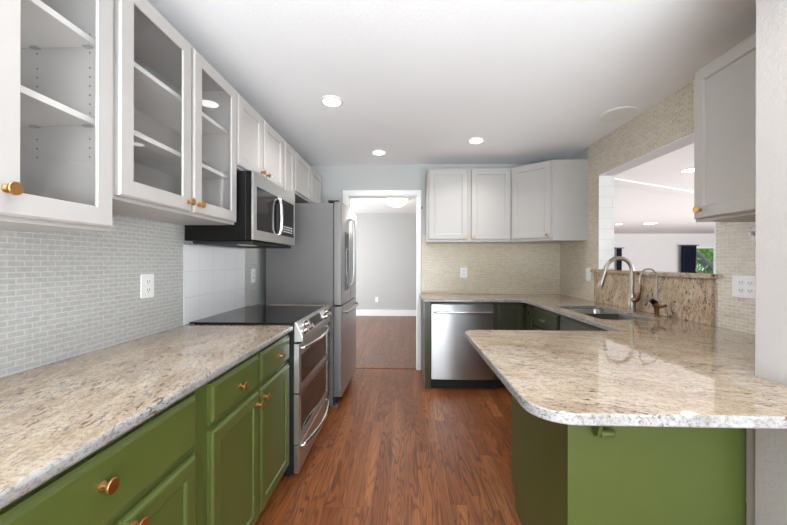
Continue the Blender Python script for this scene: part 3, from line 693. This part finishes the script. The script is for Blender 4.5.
door(s2, 0.022, 0.39, 0.108, 0.672, 'green_dark', DOOR_G, kn=(0.36, 0.64)); door(s2, 0.40, 0.768, 0.108, 0.672, 'green_dark', DOOR_G, kn=(0.43, 0.64))

# ------------------------------------------------------------------ PENINSULA BASE
pn = thing('peninsula_cabinet', 'green peninsula cabinet with plain painted back, under the overhanging worktop', 'cabinet', (0.58, 1.22, 0))
bm = prism([(0.006, 0.0), (0.568, 0.0), (0.568, 0.105), (0.637, 0.105), (0.637, ZB - 0.001), (0.006, ZB - 0.001)], 'x', 0.0, 0.018)
obj('side_panel', bm, M['green'], pn)
obj('back_panel', B((0.012, 0.607, 0.0, 0.018, 0.0, ZB - 0.001)), M['green'], pn)
obj('corner_post', B((-0.004, 0.0115, -0.004, 0.0055, 0.0, ZB - 0.001)), M['green'], pn, bevel=0.001)
obj('body', B((0.0185, 0.62, 0.0185, 0.617, 0.105, ZB - 0.001)), M['green'], pn)
obj('toe_kick', B((0.0185, 0.62, 0.54, 0.555, 0.0, 0.104)), M['toe'], pn)
rr = obj('face', B((0.0, 0.62, 0.6175, 0.637, 0.105, ZB - 0.001)), M['green_dark'], pn)
rr.location = (0.0185, 0, 0); rr.scale = (0.97, 1, 1)
bk = thing('counter_bracket', 'small green painted hook-shaped bracket on the peninsula back under the worktop', 'bracket', (0.661, 1.2195, 0.682))
obj('end_plate', prism([(0, 0.115), (-0.050, 0.115), (-0.048, 0.05), (-0.032, 0.008), (-0.016, 0.0), (0, 0.012)], 'x', 0.0, 0.012), M['green'], bk)
obj('roll', tube([(0.0125, -0.026, 0.016), (0.056, -0.026, 0.016), (0.062, -0.022, 0.018)], [0.014, 0.014, 0.009], 14), M['green'], bk, smooth=True)
obj('arm', B((0.0125, 0.066, -0.012, 0.0, 0.085, 0.115)), M['green'], bk, bevel=0.002)
tp = struct('trim_2', B((1.1885, 1.2250, 1.1705, 1.2190, 0.0, ZB - 0.002)), M['cab_grey'])

# ------------------------------------------------------------------ BACK WALL CABINETS
g = 'pale wall cabinets on the back wall'
YU = 3.735
ZC0, ZC1 = 1.505, 2.312
k1 = thing('wall_cabinet', 'pale double-door wall cabinet above the dishwasher', 'cabinet', (0.252, YU, 0), 0, g)
upper(k1, 0.908, ZC0, ZC1, YB - 0.0075 - YU, stiles=[(0, 0.02), (0.43, 0.47), (0.888, 0.908)], rails=[(ZC0, ZC0 + 0.03), (ZC1 - 0.03, ZC1)])
door(k1, 0.012, 0.434, 1.532, 2.298, 'cab_white', DOOR_W, kn=(0.408, 1.560), ks=0.9)
door(k1, 0.474, 0.896, 1.532, 2.298, 'cab_white', DOOR_W, kn=(0.502, 1.560), ks=0.9)
k2 = thing('corner_wall_cabinet', 'pale diagonal corner wall cabinet beside the pass-through wall', 'cabinet', (0, 0, 0), 0, g)
A0 = (1.1605, 3.735); A1 = (1.485, 3.452)
bm = prism([A0, A1, (T - 0.0005, 3.452), (T - 0.0005, YB - 0.0075), (1.1605, YB - 0.0075)], 'z', ZC0, ZC1)
obj('body', bm, M['cab_white'], k2)
dvec = Vector((A1[0] - A0[0], A1[1] - A0[1], 0)); dl = dvec.length; da = math.atan2(dvec.y, dvec.x)
dm = obj('door', panel(dl - 0.030, 0.766, [(a_, b_ ) for a_, b_ in DOOR_W]), M['cab_white'], k2, loc=(A0[0] + dvec.x / dl * 0.012, A0[1] + dvec.y / dl * 0.012, 1.532), rot=(0, 0, da))
dm.location += Vector((math.sin(da), -math.cos(da), 0)) * 0.0005
knob(dm, dl - 0.062, 0.028, s=0.9)

# grey cabinet on right wall
rc = thing('wall_cabinet', 'grey wall cabinet on the right wall, beside the pass-through', 'cabinet', (1.520, 1.825, 0), -PI / 2)
upper(rc, 0.640, 1.497, 2.285, T - 0.0005 - 1.520, mat='cab_grey', stiles=[(0, 0.02), (0.62, 0.640)], rails=[(1.497, 1.53), (2.25, 2.285)])
door(rc, 0.008, 0.632, 1.511, 2.268, 'cab_grey', DOOR_W, kn=(0.052, 1.555))
hd = thing('paper_holder', 'white rounded disc holder on the tiles under the grey cabinet', 'holder', (T, 1.80, 1.434))
obj('disc', lathe([(0, 0), (0.056, 0), (0.056, 0.010), (0.042, 0.020), (0.02, 0.025), (0, 0.025)], AX['-x'], 32), M['plastic'], hd, smooth=True)
obj('peg', lathe([(0, 0), (0.012, 0), (0.012, 0.03), (0.008, 0.034), (0, 0.034)], Matrix.Translation((-0.0252, 0, 0)) @ AX['-x'], 16), M['plastic'], hd, smooth=True)

# ------------------------------------------------------------------ OUTLETS
def plate(name, label, cat, loc, rz, n=1, w_=None):
    w_ = w_ or (0.072 if n == 1 else 0.118)
    t_ = thing(name, label, cat, loc, rz)
    obj('cover_plate', rbox(-w_ / 2, w_ / 2, -0.060, 0.060, -0.006, 0.0, 0.006), M['plastic'], t_, bevel=0.0015)
    for i in range(n):
        cx = 0 if n == 1 else (-0.024 + 0.048 * i)
        for cz in (0.021, -0.021):
            so_ = obj('socket', rbox(cx - 0.016, cx + 0.016, cz - 0.014, cz + 0.014, -0.008, -0.0062, 0.008), M['plastic'], t_)
            obj('slots', B((cx - 0.009, cx - 0.006, -0.0086, -0.0081, cz - 0.004, cz + 0.007), (cx + 0.006, cx + 0.009, -0.0086, -0.0081, cz - 0.004, cz + 0.007), (cx - 0.002, cx + 0.002, -0.0086, -0.0081, cz - 0.011, cz - 0.007)), M['slot'], so_)
    return t_
g = 'white wall outlets'
XM = XL + 0.0062
plate('wall_outlet', 'white outlet on the left wall tiles above the long worktop', 'outlet', (XM, 1.668, 1.163), PI / 2, w_=0.085)
plate('wall_outlet', 'white outlet between the stove tiles and the refrigerator', 'outlet', (XM, 2.865, 1.166), PI / 2)
plate('wall_outlet', 'white outlet on the back wall tiles above the dishwasher', 'outlet', (0.702, YB - 0.0062, 1.161), 0, w_=0.085)
plate('wall_outlet', 'white outlet low on the far wall through the doorway', 'outlet', (-0.66, 8.0998, 0.385), 0)
plate('double_outlet', 'wide white double outlet plate on the right wall below the grey cabinet', 'outlet', (T - 0.0002, 1.875, 1.157), -PI / 2, n=2, w_=0.150)
sw = thing('wall_switch', 'white wall switch on the right wall tiles near the back corner', 'switch', (T - 0.0002, 3.432, 1.166), -PI / 2)
obj('cover_plate', rbox(-0.042, 0.042, -0.063, 0.063, -0.006, 0.0, 0.006), M['plastic'], sw, bevel=0.0015)
obj('rocker', B((-0.016, 0.016, -0.010, -0.0062, -0.033, 0.033)), M['plastic'], sw, bevel=0.001)
ch = thing('wall_hook', 'tiny grey hook on the wall between doorway and pale cabinets', 'hook', (0.206, YB - 0.0002, 1.93))
obj('plate', rbox(-0.008, 0.008, -0.016, 0.016, -0.004, 0, 0.004), M['fridge_side'], ch)
obj('peg', lathe([(0, 0), (0.005, 0), (0.006, 0.014), (0, 0.016)], Matrix.Translation((0, -0.0042, 0)) @ AX['-y'], 12), M['fridge_side'], ch, smooth=True)

# ------------------------------------------------------------------ CEILING LIGHTS
def can(x, y, label, power=CAN_W, group='recessed kitchen ceiling lights', r=0.062):
    t_ = thing('recessed_light', label, 'ceiling light', (x, y, H), 0, group)
    obj('trim_ring', lathe([(r, -0.0005), (r + 0.020, -0.0005), (r + 0.020, -0.004), (r + 0.012, -0.008), (r, -0.009)], None, 32), M['trim'], t_, smooth=True)
    obj('lens', lathe([(0, -0.0095), (r - 0.001, -0.0095), (r - 0.001, -0.012), (r - 0.012, -0.015), (0, -0.016)], None, 32), M['lamp'], t_, smooth=True)
    if power: area('can_light', (x, y, H - 0.020), (0, 0, 0), r * 1.7, r * 1.7, power, CAN_COL, 'DISK', math.radians(125))
    return t_
can(-0.522, 2.425, 'lit recessed light left of centre, nearest the glass cabinets')
can(-0.270, 3.566, 'small lit recessed light nearest the doorway')
can(0.674, 3.239, 'lit recessed light in front of the back wall cabinets')
can(0.60, 1.10, 'added recessed light overhead above the peninsula, out of frame')  # unseen can, added because it lights the room
can(-0.40, 0.60, 'added recessed light overhead near the camera, out of frame')  # second unseen can, put in for the light it gives
sp = thing('ceiling_speaker', 'round white unlit ceiling cover beside the pass-through wall', 'ceiling cover', (1.655, 2.69, H))
obj('ring', lathe([(0.105, -0.0005), (0.128, -0.0005), (0.128, -0.006), (0.118, -0.011), (0.105, -0.011)], None, 40), M['trim'], sp, smooth=True)
obj('cover', lathe([(0, -0.004), (0.104, -0.004), (0.104, -0.009), (0, -0.009)], None, 40), M['plastic'], sp, smooth=True)
g = 'living room recessed lights'
can(3.55, 4.34, 'lit recessed light in the next room beside the grey cabinet', 25, g, 0.085)
can(7.2, 10.2, 'lit recessed light in the next room, small and far, mid opening', 25, g, 0.16)
can(6.42, 10.4, 'lit recessed light in the next room by the opening left edge', 25, g, 0.08)
can(8.5, 5.5, 'added recessed light of the next room hidden behind the grey cabinet', 25, g, 0.085)  # unseen can added to help light the next room
fl = thing('flush_ceiling_light', 'glowing round glass dome light on the ceiling beyond the doorway', 'ceiling light', (-0.14, 6.15, H))
obj('base', lathe([(0, -0.0005), (0.30, -0.0005), (0.30, -0.012), (0.285, -0.020), (0, -0.020)], None, 40), M['trim'], fl, smooth=True)
obj('dome', lathe([(0.0, -0.165), (0.04, -0.163), (0.10, -0.148), (0.15, -0.120), (0.19, -0.080), (0.21, -0.040), (0.21, -0.021)], None, 40), M['dome'], fl, smooth=True)
pl = bpy.data.lights.new('dome_light', 'POINT'); pl.energy = 7; pl.color = (1, 0.95, 0.86); pl.shadow_soft_size = 0.2
po = bpy.data.objects.new('dome_light', pl); COL.objects.link(po); po.location = (-0.14, 6.15, H - 0.42)

# ------------------------------------------------------------------ LIVING ROOM, GARDEN
def curtain(name, label, x0, x1, y, z0, z1, n=6, amp=0.05, gather=0.0):
    t_ = thing(name, label, 'curtain', (0, 0, 0)); bm = bmesh.new(); N_ = n * 8; rows = 7; G = []
    for j in range(rows + 1):
        v = j / rows; z = z1 + (z0 - z1) * v; row = []
        for i in range(N_ + 1):
            u = i / N_; xw = x0 + (x1 - x0) * u * (1.0 - gather * v)
            row.append(bm.verts.new((xw, y + amp * math.sin(u * n * 2 * PI), z)))
        G.append(row)
    for j in range(rows):
        for i in range(N_): bm.faces.new((G[j][i], G[j][i + 1], G[j + 1][i + 1], G[j + 1][i]))
    c_ = obj('cloth', bm, M['navy'], t_, smooth=True); s_ = c_.modifiers.new('thick', 'SOLIDIFY'); s_.thickness = 0.01
    obj('curtain_rod', tube([(x0 - 0.1, y, z1 + 0.02), (x1 + 0.1, y, z1 + 0.02)], 0.015, 10), M['black_matte'], t_, smooth=True)
    return t_
curtain('window_curtain', 'dark navy curtain drawn to the left of the garden window', 11.00, 11.56, 13.86, 0.02, 1.95, 5, 0.05, 0.12)
curtain('window_curtain', 'narrow navy curtain strip by the left side of the pass-through', 8.50, 8.68, 13.88, 0.02, 1.84, 2, 0.04, 0.0)
def tree(x, y, h_, lean, label, nl, spread, seed):
    rnd = random.Random(seed)
    t_ = thing('garden_tree', label, 'tree', (x, y, -0.12), 0, 'garden trees outside the far window')
    tp_ = [(0, 0, 0), (lean * 0.3, 0, h_ * 0.3), (lean * 0.7, 0.1, h_ * 0.6), (lean, 0, h_ * 0.9)]
    obj('trunk', tube(tp_, [0.26, 0.22, 0.18, 0.10], 10), M['bark'], t_, smooth=True)
    bm = bmesh.new()
    for _ in range(nl):
        c_ = Vector((lean * 0.6 + rnd.gauss(0, spread), rnd.gauss(0, spread * 0.6) + 0.6, h_ * 0.62 + rnd.gauss(0, h_ * 0.28)))
        if c_.z < 0.3: c_.z = 0.3 + rnd.random()
        q = Matrix.Rotation(rnd.uniform(0, 6.3), 4, (rnd.gauss(0, 1), rnd.gauss(0, 1), rnd.gauss(0, 1))); s_ = rnd.uniform(0.08, 0.17)
        v = [bm.verts.new(c_ + (q @ Vector(p)) * s_) for p in ((-1, 0, 0), (0, -0.5, 0.1), (1, 0, 0), (0, 0.5, 0.1))]
        bm.faces.new(v)
    obj('foliage', bm, M['leaf'], t_)
tree(18.3, 20.0, 4.0, -3.0, 'leaning grey-trunked tree outside the far window', 500, 0.7, 3)
tree(23.3, 27.0, 3.6, 0.3, 'bright leafy tree behind the leaning trunk in the far window', 7000, 2.2, 5)
